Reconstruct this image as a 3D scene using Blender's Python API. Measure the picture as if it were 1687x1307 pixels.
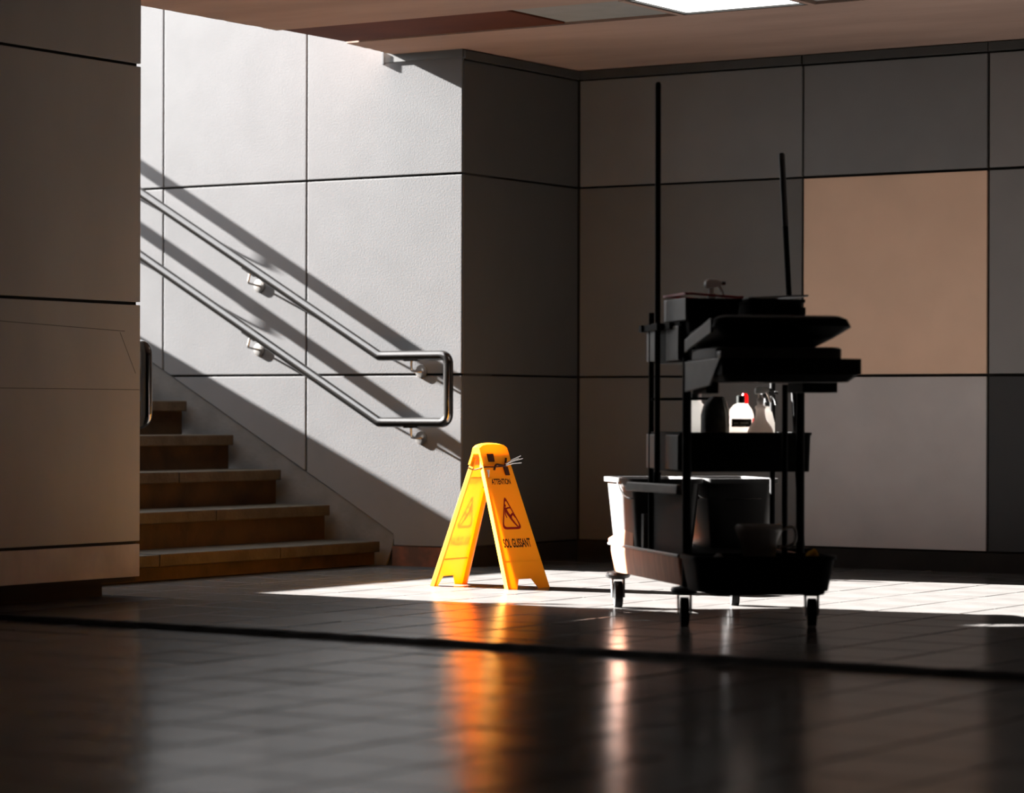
import bpy, bmesh, math, random
from mathutils import Vector, Matrix

random.seed(7)
for o in list(bpy.data.objects):
    bpy.data.objects.remove(o)
scene = bpy.context.scene
C = scene.collection

# ------------------------------------------------------------------ camera
YAW = 0.5727            # view direction is rotated this much from +Y towards -X
F_PX, W_PX = 4761.4, 1687.0
cam_d = bpy.data.cameras.new('camera')
cam = bpy.data.objects.new('camera', cam_d)
C.objects.link(cam)
cam_d.sensor_width = 36.0
cam_d.lens = 36.0 * F_PX / W_PX
cam_d.shift_y = (680.2 - 653.5) / W_PX
cam_d.clip_end = 200
cam.location = (7.984, -11.925, 0.77)
cam.rotation_euler = (Matrix.Rotation(YAW, 3, 'Z') @ Matrix.Rotation(math.pi / 2, 3, 'X')
                      @ Matrix.Rotation(0.0028, 3, 'Z')).to_euler()
cam_d.dof.use_dof = True
cam_d.dof.focus_distance = 12.7
cam_d.dof.aperture_fstop = 2.2
scene.camera = cam

# ------------------------------------------------------------------ sky, sun, exposure
world = bpy.data.worlds.new('sky')
scene.world = world
world.use_nodes = True
bg = world.node_tree.nodes['Background']
bg.inputs[0].default_value = (0.93, 0.96, 1.0, 1)
bg.inputs[1].default_value = 3.6
SLOPE, RHO = 0.4664, 12.0           # fall per metre along +X, metres of +X per metre of +Y
sun_d = bpy.data.lights.new('sun', 'SUN')
sun_d.energy = 155.0
sun_d.angle = math.radians(0.53)
sun_d.color = (1.0, 0.97, 0.94)
sun = bpy.data.objects.new('sun', sun_d)
C.objects.link(sun)
sun.location = (-12, -3, 9)
sun.rotation_euler = Vector((1.0, 1.0 / RHO, -SLOPE)).to_track_quat('-Z', 'Y').to_euler()
vs = scene.view_settings
vs.view_transform = 'Standard'
vs.look = 'None'
vs.exposure = 0.0
vs.gamma = 1.0
vs.use_curve_mapping = False


# ------------------------------------------------------------------ materials
def mat(name, col, rough=0.6, spec=0.5, metal=0.0, var=0.0, scale=8.0, bump=0.0, bscale=60.0,
        col2=None, mix_lo=0.4, mix_hi=0.6, stretch=None, emit=None, trans=0.0, tcol=None):
    m = bpy.data.materials.new(name)
    m.use_nodes = True
    nt = m.node_tree
    b = nt.nodes['Principled BSDF']
    b.inputs['Base Color'].default_value = (*col, 1)
    b.inputs['Roughness'].default_value = rough
    b.inputs['Specular IOR Level'].default_value = spec
    b.inputs['Metallic'].default_value = metal
    if emit:
        b.inputs['Emission Color'].default_value = (*emit[0], 1)
        b.inputs['Emission Strength'].default_value = emit[1]
    tc = nt.nodes.new('ShaderNodeTexCoord')
    vec = tc.outputs['Object']
    if stretch:
        mp = nt.nodes.new('ShaderNodeMapping')
        mp.inputs['Scale'].default_value = stretch
        nt.links.new(vec, mp.inputs['Vector'])
        vec = mp.outputs['Vector']
    if var > 0 or col2:
        n = nt.nodes.new('ShaderNodeTexNoise')
        n.inputs['Scale'].default_value = scale
        n.inputs['Detail'].default_value = 5
        nt.links.new(vec, n.inputs['Vector'])
        r = nt.nodes.new('ShaderNodeValToRGB')
        r.color_ramp.elements[0].position = mix_lo - (0.1 if not col2 else 0)
        r.color_ramp.elements[1].position = mix_hi + (0.1 if not col2 else 0)
        a = col if col2 else tuple(c * (1 - var) for c in col)
        d = col2 if col2 else tuple(c * (1 + var) for c in col)
        r.color_ramp.elements[0].color = (*a, 1)
        r.color_ramp.elements[1].color = (*d, 1)
        nt.links.new(n.outputs['Fac'], r.inputs['Fac'])
        nt.links.new(r.outputs['Color'], b.inputs['Base Color'])
    if bump > 0:
        n2 = nt.nodes.new('ShaderNodeTexNoise')
        n2.inputs['Scale'].default_value = bscale
        n2.inputs['Detail'].default_value = 3
        nt.links.new(vec, n2.inputs['Vector'])
        bp = nt.nodes.new('ShaderNodeBump')
        bp.inputs['Strength'].default_value = bump
        bp.inputs['Distance'].default_value = 0.01
        nt.links.new(n2.outputs['Fac'], bp.inputs['Height'])
        nt.links.new(bp.outputs['Normal'], b.inputs['Normal'])
    if trans > 0:
        t = nt.nodes.new('ShaderNodeBsdfTranslucent')
        t.inputs['Color'].default_value = (*(tcol or col), 1)
        mx = nt.nodes.new('ShaderNodeMixShader')
        mx.inputs[0].default_value = trans
        nt.links.new(b.outputs[0], mx.inputs[1])
        nt.links.new(t.outputs[0], mx.inputs[2])
        nt.links.new(mx.outputs[0], nt.nodes['Material Output'].inputs['Surface'])
    return m


M = {}
M['tile'] = mat('floor_tile', (0.079, 0.075, 0.072), 0.19, 0.055, var=0.16, scale=5, bump=0.035, bscale=7)
M['grout'] = mat('floor_grout', (0.03, 0.027, 0.025), 0.8, 0.2, var=0.2)
M['plaster'] = mat('ceiling_plaster', (0.31, 0.215, 0.175), 0.9, 0.1, var=0.13, scale=2.2, bump=0.15, bscale=25, stretch=(0.5, 1.6, 1))
M['red_tile'] = mat('ceiling_rust_panel', (0.085, 0.020, 0.006), 0.8, 0.2, var=0.2, scale=4)
M['grey_tile'] = mat('ceiling_grey_panel', (0.24, 0.235, 0.22), 0.9, 0.1, var=0.06)
M['stair_panel'] = mat('pale_grey_panel', (0.098, 0.098, 0.100), 0.75, 0.12, var=0.05, scale=5, bump=0.05, bscale=120)
M['grey_panel'] = mat('grey_panel', (0.145, 0.145, 0.142), 0.6, 0.3, var=0.05, scale=4)
M['pale_panel'] = mat('warm_grey_panel', (0.37, 0.345, 0.33), 0.6, 0.3, var=0.06, scale=4)
M['mid_panel'] = mat('mid_grey_panel', (0.105, 0.100, 0.095), 0.6, 0.3, var=0.06, scale=4)
M['peach_panel'] = mat('peach_panel', (0.59, 0.405, 0.29), 0.6, 0.3, var=0.05, scale=4)
M['ash_panel'] = mat('ash_grey_panel', (0.165, 0.158, 0.152), 0.6, 0.3, var=0.05, scale=4)
M['dark_panel'] = mat('charcoal_panel', (0.02, 0.0205, 0.021), 0.6, 0.3, var=0.06, scale=4)
M['return_panel'] = mat('slate_panel', (0.055, 0.055, 0.053), 0.6, 0.3, var=0.05, scale=4)
M['pillar_panel'] = mat('taupe_panel', (0.235, 0.226, 0.218), 0.6, 0.3, var=0.07, scale=3, stretch=(1, 1, 0.5))
M['pillar_foot'] = mat('stained_taupe_panel', (0.32, 0.29, 0.27), 0.7, 0.3, var=0.22, scale=6, stretch=(1, 1, 0.6))
M['backing'] = mat('wall_backing', (0.02, 0.018, 0.016), 0.9, 0.1, var=0.1)
M['trim'] = mat('dark_metal_trim', (0.045, 0.045, 0.042), 0.5, 0.4, var=0.1)
M['plinth'] = mat('rust_brown_plinth', (0.10, 0.035, 0.018), 0.7, 0.3, col2=(0.045, 0.022, 0.014), scale=9)
M['concrete'] = mat('stringer_concrete', (0.075, 0.072, 0.068), 0.85, 0.2, var=0.18, scale=7, bump=0.2, bscale=60)
M['tread'] = mat('grimy_stone_tread', (0.042, 0.032, 0.019), 0.75, 0.25, col2=(0.022, 0.015, 0.008), scale=9, bump=0.3, bscale=40, mix_lo=0.35, mix_hi=0.7)
M['riser'] = mat('ochre_stained_riser', (0.034, 0.018, 0.006), 0.8, 0.2, col2=(0.012, 0.007, 0.003), scale=7, bump=0.3, bscale=30, mix_lo=0.35, mix_hi=0.7)
M['steel'] = mat('brushed_steel', (0.17, 0.163, 0.157), 0.2, 0.5, 1.0, var=0.04, scale=30)
M['steel_bright'] = mat('polished_steel', (0.42, 0.40, 0.38), 0.3, 0.5, 1.0, var=0.03, scale=30)
M['room'] = mat('hall_wall', (0.06, 0.056, 0.052), 0.8, 0.2, var=0.1, scale=2)
M['asphalt'] = mat('landing_stone', (0.28, 0.26, 0.23), 0.9, 0.2, var=0.12)
M['rubber'] = mat('black_rubber', (0.008, 0.008, 0.008), 0.85, 0.15, var=0.3, scale=40, bump=0.6, bscale=70)
M['black'] = mat('black_plastic', (0.007, 0.007, 0.007), 0.7, 0.08, var=0.15, scale=20)
M['charcoal'] = mat('charcoal_plastic', (0.05, 0.05, 0.05), 0.5, 0.35, var=0.1, scale=20)
M['grey_plastic'] = mat('grey_plastic', (0.12, 0.12, 0.118), 0.45, 0.4, var=0.1, scale=20)
M['pale_plastic'] = mat('pale_grey_plastic', (0.26, 0.24, 0.225), 0.5, 0.35, var=0.1, scale=20)
M['rust_plastic'] = mat('brown_red_plastic', (0.42, 0.155, 0.072), 0.55, 0.35, var=0.2, scale=9, stretch=(3, 3, 0.6))
M['bucket'] = mat('dark_grey_bucket_plastic', (0.055, 0.053, 0.052), 0.4, 0.4, var=0.06, scale=9)
M['red_rim'] = mat('red_plastic', (0.42, 0.022, 0.032), 0.4, 0.4, var=0.06)
M['white'] = mat('white_plastic', (0.78, 0.77, 0.75), 0.4, 0.4, var=0.03, trans=0.25)
M['milky'] = mat('milky_plastic', (0.82, 0.77, 0.73), 0.35, 0.4, var=0.03, trans=0.55)
M['smoky'] = mat('smoky_plastic', (0.46, 0.44, 0.42), 0.25, 0.5, var=0.1, trans=0.5)
M['red_cap'] = mat('bright_red_plastic', (0.72, 0.012, 0.012), 0.4, 0.4, var=0.04, trans=0.3)
M['label_red'] = mat('red_label', (0.70, 0.02, 0.02), 0.5, 0.3, var=0.04, trans=0.3)
M['label_black'] = mat('black_label', (0.02, 0.025, 0.022), 0.5, 0.3, var=0.1)
M['label_white'] = mat('label_print', (0.6, 0.6, 0.58), 0.5, 0.3, var=0.02)
M['cloth'] = mat('grey_cloth', (0.16, 0.16, 0.158), 0.95, 0.1, var=0.2, scale=50, bump=0.5, bscale=90)
M['yellow_cloth'] = mat('yellow_cloth', (0.50, 0.27, 0.03), 0.95, 0.1, var=0.25, scale=40, bump=0.4, bscale=60)
M['sign'] = mat('orange_yellow_plastic', (0.99, 0.42, 0.012), 0.4, 0.3, var=0.03, scale=6, trans=0.23, tcol=(0.95, 0.47, 0.02))
M['print_red'] = mat('dark_red_print', (0.26, 0.008, 0.006), 0.6, 0.2, var=0.05)
M['print_black'] = mat('black_print', (0.035, 0.012, 0.006), 0.6, 0.2, var=0.05)
M['cord'] = mat('dark_brown_cord', (0.05, 0.015, 0.008), 0.8, 0.2, var=0.2, scale=60)
M['chrome'] = mat('bright_metal', (0.8, 0.78, 0.75), 0.22, 0.5, 1.0, var=0.03)
M['lamp_glass'] = mat('lamp_diffuser', (0.8, 0.8, 0.8), 0.5, 0.2, emit=((1.0, 0.98, 0.95), 3.0), var=0.02)


# ------------------------------------------------------------------ mesh helpers
def obj(name, bm, m, parent=None, smooth=None, bevel=0.0):
    if bevel:
        bmesh.ops.bevel(bm, geom=list(bm.edges), offset=bevel, segments=2, affect='EDGES', profile=0.6, clamp_overlap=True)
    bmesh.ops.recalc_face_normals(bm, faces=bm.faces)
    me = bpy.data.meshes.new(name)
    bm.to_mesh(me)
    bm.free()
    me.materials.append(M[m])
    if smooth is not None:
        me.shade_smooth()
        me.set_sharp_from_angle(angle=math.radians(smooth))
    o = bpy.data.objects.new(name, me)
    C.objects.link(o)
    if parent:
        o.parent = parent
    return o


def empty(name, loc=(0, 0, 0), rz=0.0):
    o = bpy.data.objects.new(name, None)
    C.objects.link(o)
    o.location = loc
    o.rotation_euler = (0, 0, rz)
    o.empty_display_size = 0.1
    return o


def tag(o, label, cat=None, group=None, kind=None):
    if label:
        o['label'] = label
    if cat:
        o['category'] = cat
    if group:
        o['group'] = group
    if kind:
        o['kind'] = kind
    return o


def structure(o, label, cat):
    return tag(o, label, cat, kind='structure')


def box(bm, x0, x1, y0, y1, z0, z1):
    v = [bm.verts.new(p) for p in ((x0, y0, z0), (x1, y0, z0), (x1, y1, z0), (x0, y1, z0),
                                   (x0, y0, z1), (x1, y0, z1), (x1, y1, z1), (x0, y1, z1))]
    for f in ((0, 3, 2, 1), (4, 5, 6, 7), (0, 1, 5, 4), (1, 2, 6, 5), (2, 3, 7, 6), (3, 0, 4, 7)):
        bm.faces.new([v[i] for i in f])
    return bm


def bx(*a):
    return box(bmesh.new(), *a)


def hexa(bm, pts):
    v = [bm.verts.new(p) for p in pts]
    for f in ((0, 3, 2, 1), (4, 5, 6, 7), (0, 1, 5, 4), (1, 2, 6, 5), (2, 3, 7, 6), (3, 0, 4, 7)):
        bm.faces.new([v[i] for i in f])
    return bm


def prism(bm, poly, mapf, d0, d1):
    """poly: 2D outline; mapf(u, v, d) -> 3D."""
    a = [bm.verts.new(mapf(u, v, d0)) for u, v in poly]
    b = [bm.verts.new(mapf(u, v, d1)) for u, v in poly]
    bm.faces.new(a)
    bm.faces.new(list(reversed(b)))
    n = len(poly)
    for i in range(n):
        j = (i + 1) % n
        bm.faces.new((a[i], b[i], b[j], a[j]))
    return bm


def ring_prism(bm, outer, inner, mapf, d0, d1):
    n = len(outer)
    L = [[bm.verts.new(mapf(u, v, d)) for u, v in lp] for lp, d in ((outer, d0), (inner, d0), (outer, d1), (inner, d1))]
    for i in range(n):
        j = (i + 1) % n
        bm.faces.new((L[0][i], L[0][j], L[1][j], L[1][i]))
        bm.faces.new((L[2][i], L[3][i], L[3][j], L[2][j]))
        bm.faces.new((L[0][i], L[2][i], L[2][j], L[0][j]))
        bm.faces.new((L[1][i], L[1][j], L[3][j], L[3][i]))
    return bm


def tube(bm, path, r, n=12, caps=True):
    path = [Vector(p) for p in path]
    radii = r if isinstance(r, (list, tuple)) else [r] * len(path)
    t0 = (path[1] - path[0]).normalized()
    up = Vector((0, 0, 1)) if abs(t0.z) < 0.9 else Vector((1, 0, 0))
    nrm = (up - t0 * up.dot(t0)).normalized()
    rings = []
    for i, p in enumerate(path):
        if i == 0:
            t = t0
        elif i == len(path) - 1:
            t = (path[i] - path[i - 1]).normalized()
        else:
            t = ((path[i] - path[i - 1]).normalized() + (path[i + 1] - path[i]).normalized()).normalized()
        nrm = (nrm - t * nrm.dot(t)).normalized()
        bn = t.cross(nrm)
        rings.append([bm.verts.new(p + (nrm * math.cos(2 * math.pi * k / n) + bn * math.sin(2 * math.pi * k / n)) * radii[i]) for k in range(n)])
    for a, b in zip(rings, rings[1:]):
        for k in range(n):
            bm.faces.new((a[k], a[(k + 1) % n], b[(k + 1) % n], b[k]))
    if caps:
        bm.faces.new(list(reversed(rings[0])))
        bm.faces.new(rings[-1])
    return bm


def rounded(path, r, n=6):
    """round the inner corners of a polyline"""
    path = [Vector(p) for p in path]
    out = [path[0]]
    for a, b, c in zip(path, path[1:], path[2:]):
        d1 = (a - b).normalized()
        d2 = (c - b).normalized()
        rr = min(r, (a - b).length * 0.49, (c - b).length * 0.49)
        for k in range(n + 1):
            t = k / n
            out.append((b + d1 * rr) * (1 - t) ** 2 + b * 2 * t * (1 - t) + (b + d2 * rr) * t ** 2)
    out.append(path[-1])
    return out


def lathe(bm, prof, n=20, cx=0, cy=0, sx=1.0, sy=1.0):
    rings = []
    for r, z in prof:
        rings.append([bm.verts.new((cx + sx * max(r, 0.0005) * math.cos(2 * math.pi * k / n), cy + sy * max(r, 0.0005) * math.sin(2 * math.pi * k / n), z)) for k in range(n)])
    for a, b in zip(rings, rings[1:]):
        for k in range(n):
            bm.faces.new((a[k], a[(k + 1) % n], b[(k + 1) % n], b[k]))
    bm.faces.new(list(reversed(rings[0])))
    bm.faces.new(rings[-1])
    return bm


def rrect(x0, x1, y0, y1, r, n=4):
    pts = []
    for cx, cy, a0 in ((x1 - r, y1 - r, 0), (x0 + r, y1 - r, 90), (x0 + r, y0 + r, 180), (x1 - r, y0 + r, 270)):
        for k in range(n + 1):
            a = math.radians(a0 + 90 * k / n)
            pts.append((cx + r * math.cos(a), cy + r * math.sin(a)))
    return pts


def loft(bm, loops, cap0=True, cap1=True):
    """loops: list of lists of 3D points of equal length"""
    R = [[bm.verts.new(p) for p in lp] for lp in loops]
    n = len(R[0])
    for a, b in zip(R, R[1:]):
        for k in range(n):
            bm.faces.new((a[k], a[(k + 1) % n], b[(k + 1) % n], b[k]))
    if cap0:
        bm.faces.new(list(reversed(R[0])))
    if cap1:
        bm.faces.new(R[-1])
    return bm


def lp(x0, x1, y0, y1, r, z, n=4):
    return [(x, y, z) for x, y in rrect(x0, x1, y0, y1, r, n)]


def open_tub(x0, x1, y0, y1, z0, z1, t=0.008, taper=0.02, r=0.03, lip=0.012, lip_h=0.015):
    """open container with wall thickness, taper and a rolled lip"""
    bm = bmesh.new()
    q = taper
    L = [lp(x0 + q, x1 - q, y0 + q, y1 - q, r, z0),
         lp(x0, x1, y0, y1, r, z1 - lip_h)]
    if lip:
        L += [lp(x0 - lip, x1 + lip, y0 - lip, y1 + lip, r + lip * 0.6, z1 - lip_h),
              lp(x0 - lip, x1 + lip, y0 - lip, y1 + lip, r + lip * 0.6, z1)]
    else:
        L += [lp(x0, x1, y0, y1, r, z1)]
    ri = max(r - t, 0.003)
    L += [lp(x0 + t, x1 - t, y0 + t, y1 - t, ri, z1),
          lp(x0 + q + t, x1 - q - t, y0 + q + t, y1 - q - t, ri, z0 + t)]
    return loft(bm, L)


# ------------------------------------------------------------------ dimensions of the place
D = 1.10                       # depth of the return wall
J3, J2, J1, JT = 0.0972, 0.9594, 1.959, 2.5275
ZC = 2.577                     # ceiling
PX, PY = 0.108, -2.587         # corner of the left wall at the stair
GAP = 0.012
XMAX, YMIN = 10.5, -13.6       # the hall behind the camera
EDGE_X = -0.372                # where the ceiling slab ends over the stair
STRIP_Y0, STRIP_Y1 = -1.03, -0.48
PANEL_T = 0.02

# ------------------------------------------------------------------ floor
def view_px(x, y, z):
    c, s = math.cos(YAW), math.sin(YAW)
    dx, dy, dz = x - 7.984, y + 11.925, z - 0.77
    f, r = -s * dx + c * dy, c * dx + s * dy
    if f < 0.5:
        return -9999, -9999, f
    return 843.5 + F_PX * r / f, 680.2 - F_PX * dz / f, f


floor = structure(obj('floor', bx(-1.5, XMAX, YMIN, D, -0.2, -0.004), 'grout'),
                  'dark glossy tiled floor of the hall with a sunlit strip', 'floor')
TS = 0.34
OX, OY = 4.08 - 20 * TS, -6.04 - 30 * TS


def tile_mesh():
    bm = bmesh.new()
    h, e = TS / 2 - 0.005, 0.0015
    L = [[(-h, -h, -0.012), (h, -h, -0.012), (h, h, -0.012), (-h, h, -0.012)],
         [(-h, -h, -0.0006), (h, -h, -0.0006), (h, h, -0.0006), (-h, h, -0.0006)],
         [(-h + e, -h + e, 0), (h - e, -h + e, 0), (h - e, h - e, 0), (-h + e, h - e, 0)]]
    loft(bm, L)
    return bm


cells = []
for i in range(0, 44):
    for j in range(0, 60):
        x, y = OX + (i + .5) * TS, OY + (j + .5) * TS
        if x - TS / 2 < -0.47 or x + TS / 2 > XMAX or y + TS / 2 > D + 0.35 or y - TS / 2 < YMIN:
            continue
        if x < PX + 0.3 and y < PY:
            continue
        if x < 0.05 and y > -0.1:
            continue
        if y + TS / 2 > D + 0.02:
            continue
        u, v, f = view_px(x, y, 0)
        vis = f > 4 and -120 < u < 1807 and 700 < v < 1400
        cells.append((f if vis else 1e6 + (x - 3) ** 2 + (y + 4) ** 2, x, y, vis))
cells.sort()
proto = None
rest = bmesh.new()
for k, (f, x, y, vis) in enumerate(cells):
    rx, ry = random.gauss(0, 0.0020), random.gauss(0, 0.0020)
    if vis and k < 295:
        if proto is None:
            proto = obj('tile', tile_mesh(), 'tile')
            t = proto
        else:
            t = bpy.data.objects.new('tile', proto.data)
            C.objects.link(t)
        t.parent = floor
        t.location = (x, y, 0)
        t.rotation_euler = (rx, ry, 0)
    else:
        m4 = Matrix.Translation((x, y, 0)) @ Matrix.Rotation(rx, 4, 'X') @ Matrix.Rotation(ry, 4, 'Y')
        tb = tile_mesh()
        tm = bpy.data.meshes.new('tmp')
        tb.to_mesh(tm)
        tb.free()
        tm.transform(m4)
        rest.from_mesh(tm)
        bpy.data.meshes.remove(tm)
tag(obj('tile_field', rest, 'tile', floor), None, kind='stuff')

# ------------------------------------------------------------------ ceiling
ceil = empty('ceiling')
structure(ceil, 'brown plaster ceiling with a recessed strip of panels', 'ceiling')


def jagged_slab(y0, y1, x_edge, z0, z1, xmax, jag=0.006, n=1, x_end=None):
    bm = bmesh.new()
    ys = [y0 + (y1 - y0) * k / n for k in range(n + 1)]
    x_end = x_edge if x_end is None else x_end
    prof = [(x_edge + (x_end - x_edge) * (y - y0) / (y1 - y0) + random.uniform(-jag, jag * 2.2) * (random.random() < 0.5), y) for y in ys]
    poly = prof + [(xmax, y1), (xmax, y0)]
    prism(bm, poly, lambda u, v, d: (u, v, d), z0, z1)
    return bm


obj('plaster_slab', jagged_slab(PY - 0.3, STRIP_Y0, EDGE_X, ZC, ZC + 0.3, XMAX, n=40), 'plaster', ceil)
obj('plaster_slab', jagged_slab(STRIP_Y1, -0.002, EDGE_X, ZC, ZC + 0.3, XMAX, n=18, jag=0.004, x_end=-0.432), 'plaster', ceil)
obj('plaster_slab', bx(-0.02, XMAX, -0.002, D + 0.1, ZC, ZC + 0.3), 'plaster', ceil)
obj('plaster_slab', bx(PX - 0.1, XMAX, YMIN, PY - 0.3, ZC, ZC + 0.3), 'plaster', ceil)
obj('slab_backing', bx(EDGE_X + 0.004, XMAX, STRIP_Y0, STRIP_Y1, ZC + 0.05, ZC + 0.3), 'plaster', ceil)
# panels in the recessed strip
panel_x = [(-0.366, 0.895, 'red_tile', 0.006), (0.905, 1.505, 'grey_tile', 0.012), (2.20, 3.40, 'grey_tile', 0.012),
           (3.41, 4.0, 'red_tile', 0.008), (4.01, 5.2, 'grey_tile', 0.012), (5.21, 6.5, 'grey_tile', 0.012), (6.51, XMAX, 'grey_tile', 0.012)]
for x0, x1, mm, rec in panel_x:
    obj('ceiling_panel', bx(x0, x1, STRIP_Y0 + 0.006, STRIP_Y1 - 0.006, ZC + rec, ZC + 0.05), mm, ceil, bevel=0.002)
for xx in (1.505, 2.165):
    obj('ceiling_rib', bx(xx, xx + 0.03, STRIP_Y0 + 0.002, STRIP_Y1 - 0.002, ZC - 0.002, ZC + 0.05), 'plaster', ceil)


def ceiling_light(x0, x1, label):
    e = empty('ceiling_light', ((x0 + x1) / 2, (STRIP_Y0 + STRIP_Y1) / 2, ZC))
    hx, hy = (x1 - x0) / 2, (STRIP_Y1 - STRIP_Y0) / 2 - 0.008
    bm = bmesh.new()
    ring_prism(bm, [(-hx, -hy), (hx, -hy), (hx, hy), (-hx, hy)],
               [(-hx + .012, -hy + .012), (hx - .012, -hy + .012), (hx - .012, hy - .012), (-hx + .012, hy - .012)],
               lambda u, v, d: (u, v, d), 0.0, 0.05)
    obj('frame', bm, 'trim', e)
    obj('diffuser', bx(-hx + .012, hx - .012, -hy + .012, hy - .012, 0.008, 0.03), 'lamp_glass', e)
    tag(e, label, 'ceiling light')


ceiling_light(1.54, 2.162, 'bright white square ceiling light panel above the cleaning cart')


# ------------------------------------------------------------------ walls
def panel_obj(parent, mm, x0, x1, z0, z1, mapf, g=GAP, t=PANEL_T):
    bm = bmesh.new()
    h = g / 2
    prism(bm, [(x0 + h, z0 + h), (x1 - h, z0 + h), (x1 - h, z1 - h), (x0 + h, z1 - h)], mapf, 0, t)
    return obj('panel', bm, mm, parent, bevel=0.0025)


# back wall, y = D, faces -Y
wb = empty('wall_back')
structure(wb, 'panelled back wall of grey, peach and charcoal panels', 'wall')
obj('backing', bx(-0.1, XMAX, D + PANEL_T, D + 0.25, -0.1, ZC + 0.3), 'backing', wb)
mb = lambda u, v, d: (u, D + d, v)
cols = [0.004, 1.3236, 2.3288, 3.334, 4.339, 5.344, 6.35, 7.355, 8.36, 9.37, XMAX]
rows = [J3, J2, J1, JT]
pal = {(0, 0): 'mid_panel', (0, 1): 'mid_panel', (0, 2): 'grey_panel',
       (1, 0): 'pale_panel', (1, 1): 'peach_panel', (1, 2): 'grey_panel',
       (2, 0): 'dark_panel', (2, 1): 'ash_panel', (2, 2): 'ash_panel'}
for i in range(len(cols) - 1):
    for j in range(3):
        mm = pal.get((i, j)) or random.choice(['grey_panel', 'pale_panel', 'mid_panel', 'dark_panel'])
        panel_obj(wb, mm, cols[i], cols[i + 1], rows[j], rows[j + 1], mb, 0.014 if i > 0 else 0.011)
obj('plinth', bx(0, XMAX, D - 0.004, D + PANEL_T + 0.01, -0.01, J3 - 0.003), 'backing', wb)

# return wall, x = 0, faces +X
wr = empty('wall_return')
structure(wr, 'dark slate panelled return wall beside the stair', 'wall')
obj('backing', bx(-0.30, -PANEL_T, PANEL_T, D + 0.2, -0.1, ZC + 0.3), 'backing', wr)
mr = lambda u, v, d: (-d, u, v)
for j in range(3):
    panel_obj(wr, 'return_panel', 0.004, D - 0.002, rows[j], rows[j + 1], mr, 0.011)
obj('plinth', bx(-PANEL_T - 0.01, 0.003, 0.0, D, -0.01, J3 - 0.003), 'backing', wr)

# stair wall, y = 0, faces -Y, panels cut along the slope of the stair
RISE, RUN = 0.177, 0.313
ws = empty('wall_stair')
structure(ws, 'sunlit pale grey panelled wall along the stair', 'wall')
obj('backing', bx(-9.0, -0.002, PANEL_T, PANEL_T + 0.25, -0.1, 4.2), 'backing', ws)
ms = lambda u, v, d: (u, d, v)
DIAG = 0.5534
diag = lambda x: 0.16 + DIAG * (-x - 0.411)
scols = [0.0, -0.9655, -1.917, -2.87, -3.82, -4.78, -5.73, -6.68, -7.64, -8.6]
srows = [0.1, J2, J1, 2.96, 4.2]
LAND_X = -0.479 - 10 * RUN
for i in range(len(scols) - 1):
    xr, xl = scols[i], scols[i + 1]
    for j in range(4):
        z0, z1 = srows[j], srows[j + 1]
        h = GAP / 2
        a, b, c, d = xl + h, xr - h, z0 + h, z1 - h
        dl = lambda x: min(diag(x), diag(LAND_X))
        if j == 0 and i == 0:
            poly = [(a, dl(a)), (-0.411, 0.16), (-0.411, 0.10), (b, 0.10), (b, d), (a, d)]
        elif dl(b) >= d:
            continue
        elif dl(a) <= c:
            poly = [(a, c), (b, c), (b, d), (a, d)]
        else:
            xc = lambda zz: -0.411 - (zz - 0.16) / DIAG     # x on the slope at height zz
            poly = []
            if dl(a) >= d:
                poly = [(xc(d), d)]
            else:
                poly = [(a, d), (a, dl(a))]
            if dl(b) < c:
                poly += [(xc(c), c), (b, c), (b, d)]
            else:
                poly += [(b, dl(b)), (b, d)]
        bm = bmesh.new()
        prism(bm, poly, ms, 0, PANEL_T)
        obj('panel', bm, 'stair_panel', ws, bevel=0.0025)
bm = bmesh.new()
prism(bm, [(-0.47, -0.01), (-0.425, 0.1), (-0.415, 0.156), (LAND_X, diag(LAND_X) - 0.004), (LAND_X, -0.01)], ms, 0.008, PANEL_T + 0.02)
obj('stringer', bm, 'concrete', ws, bevel=0.002)
obj('plinth', bx(-0.425, -0.002, 0.004, PANEL_T + 0.01, -0.01, 0.097), 'plinth', ws, bevel=0.002)

# left wall: the face x = PX looking +X and its flank along the stair, y = PY
wl = empty('wall_left')
structure(wl, 'taupe panelled wall on the left with a dark shadow gap at its foot', 'wall')
obj('backing', bx(-9.0, PX - 0.013, YMIN, PY - 0.013, 0.06, 2.3), 'backing', wl)
obj('backing', bx(-0.9, PX - 0.013, YMIN, PY - 0.013, 2.3, 2.9), 'backing', wl)
obj('plinth', bx(-9.0, PX - 0.12, YMIN, PY - 0.10, -0.02, 0.07), 'backing', wl)
ml = lambda u, v, d: (PX - d, u, v)
LTOP = 2.3
lrows = [0.0735, 0.2224, 1.2229, 2.2225, ZC]
lcols = [PY + 0.006, PY - 1.9, PY - 3.8, PY - 5.7, PY - 7.6, PY - 9.5, YMIN]
for i in range(len(lcols) - 1):
    for j in range(4):
        panel_obj(wl, 'pillar_foot' if j == 0 else 'pillar_panel', lcols[i + 1], lcols[i], lrows[j], lrows[j + 1], ml, 0.013)
mf = lambda u, v, d: (u, PY - d, v)
fcols = [PX - 0.02, -0.9, -1.85, -2.8, -3.75, -4.7, -5.65, -6.6, -9.0]
for i in range(len(fcols) - 1):
    for j in range(4):
        za, zb = lrows[j], 2.9 if j == 3 else lrows[j + 1]
        if i > 0:
            zb = min(zb, LTOP)
        if zb - za > 0.05:
            panel_obj(wl, 'pillar_panel', fcols[i + 1], fcols[i], za, zb, mf, 0.013)
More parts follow.
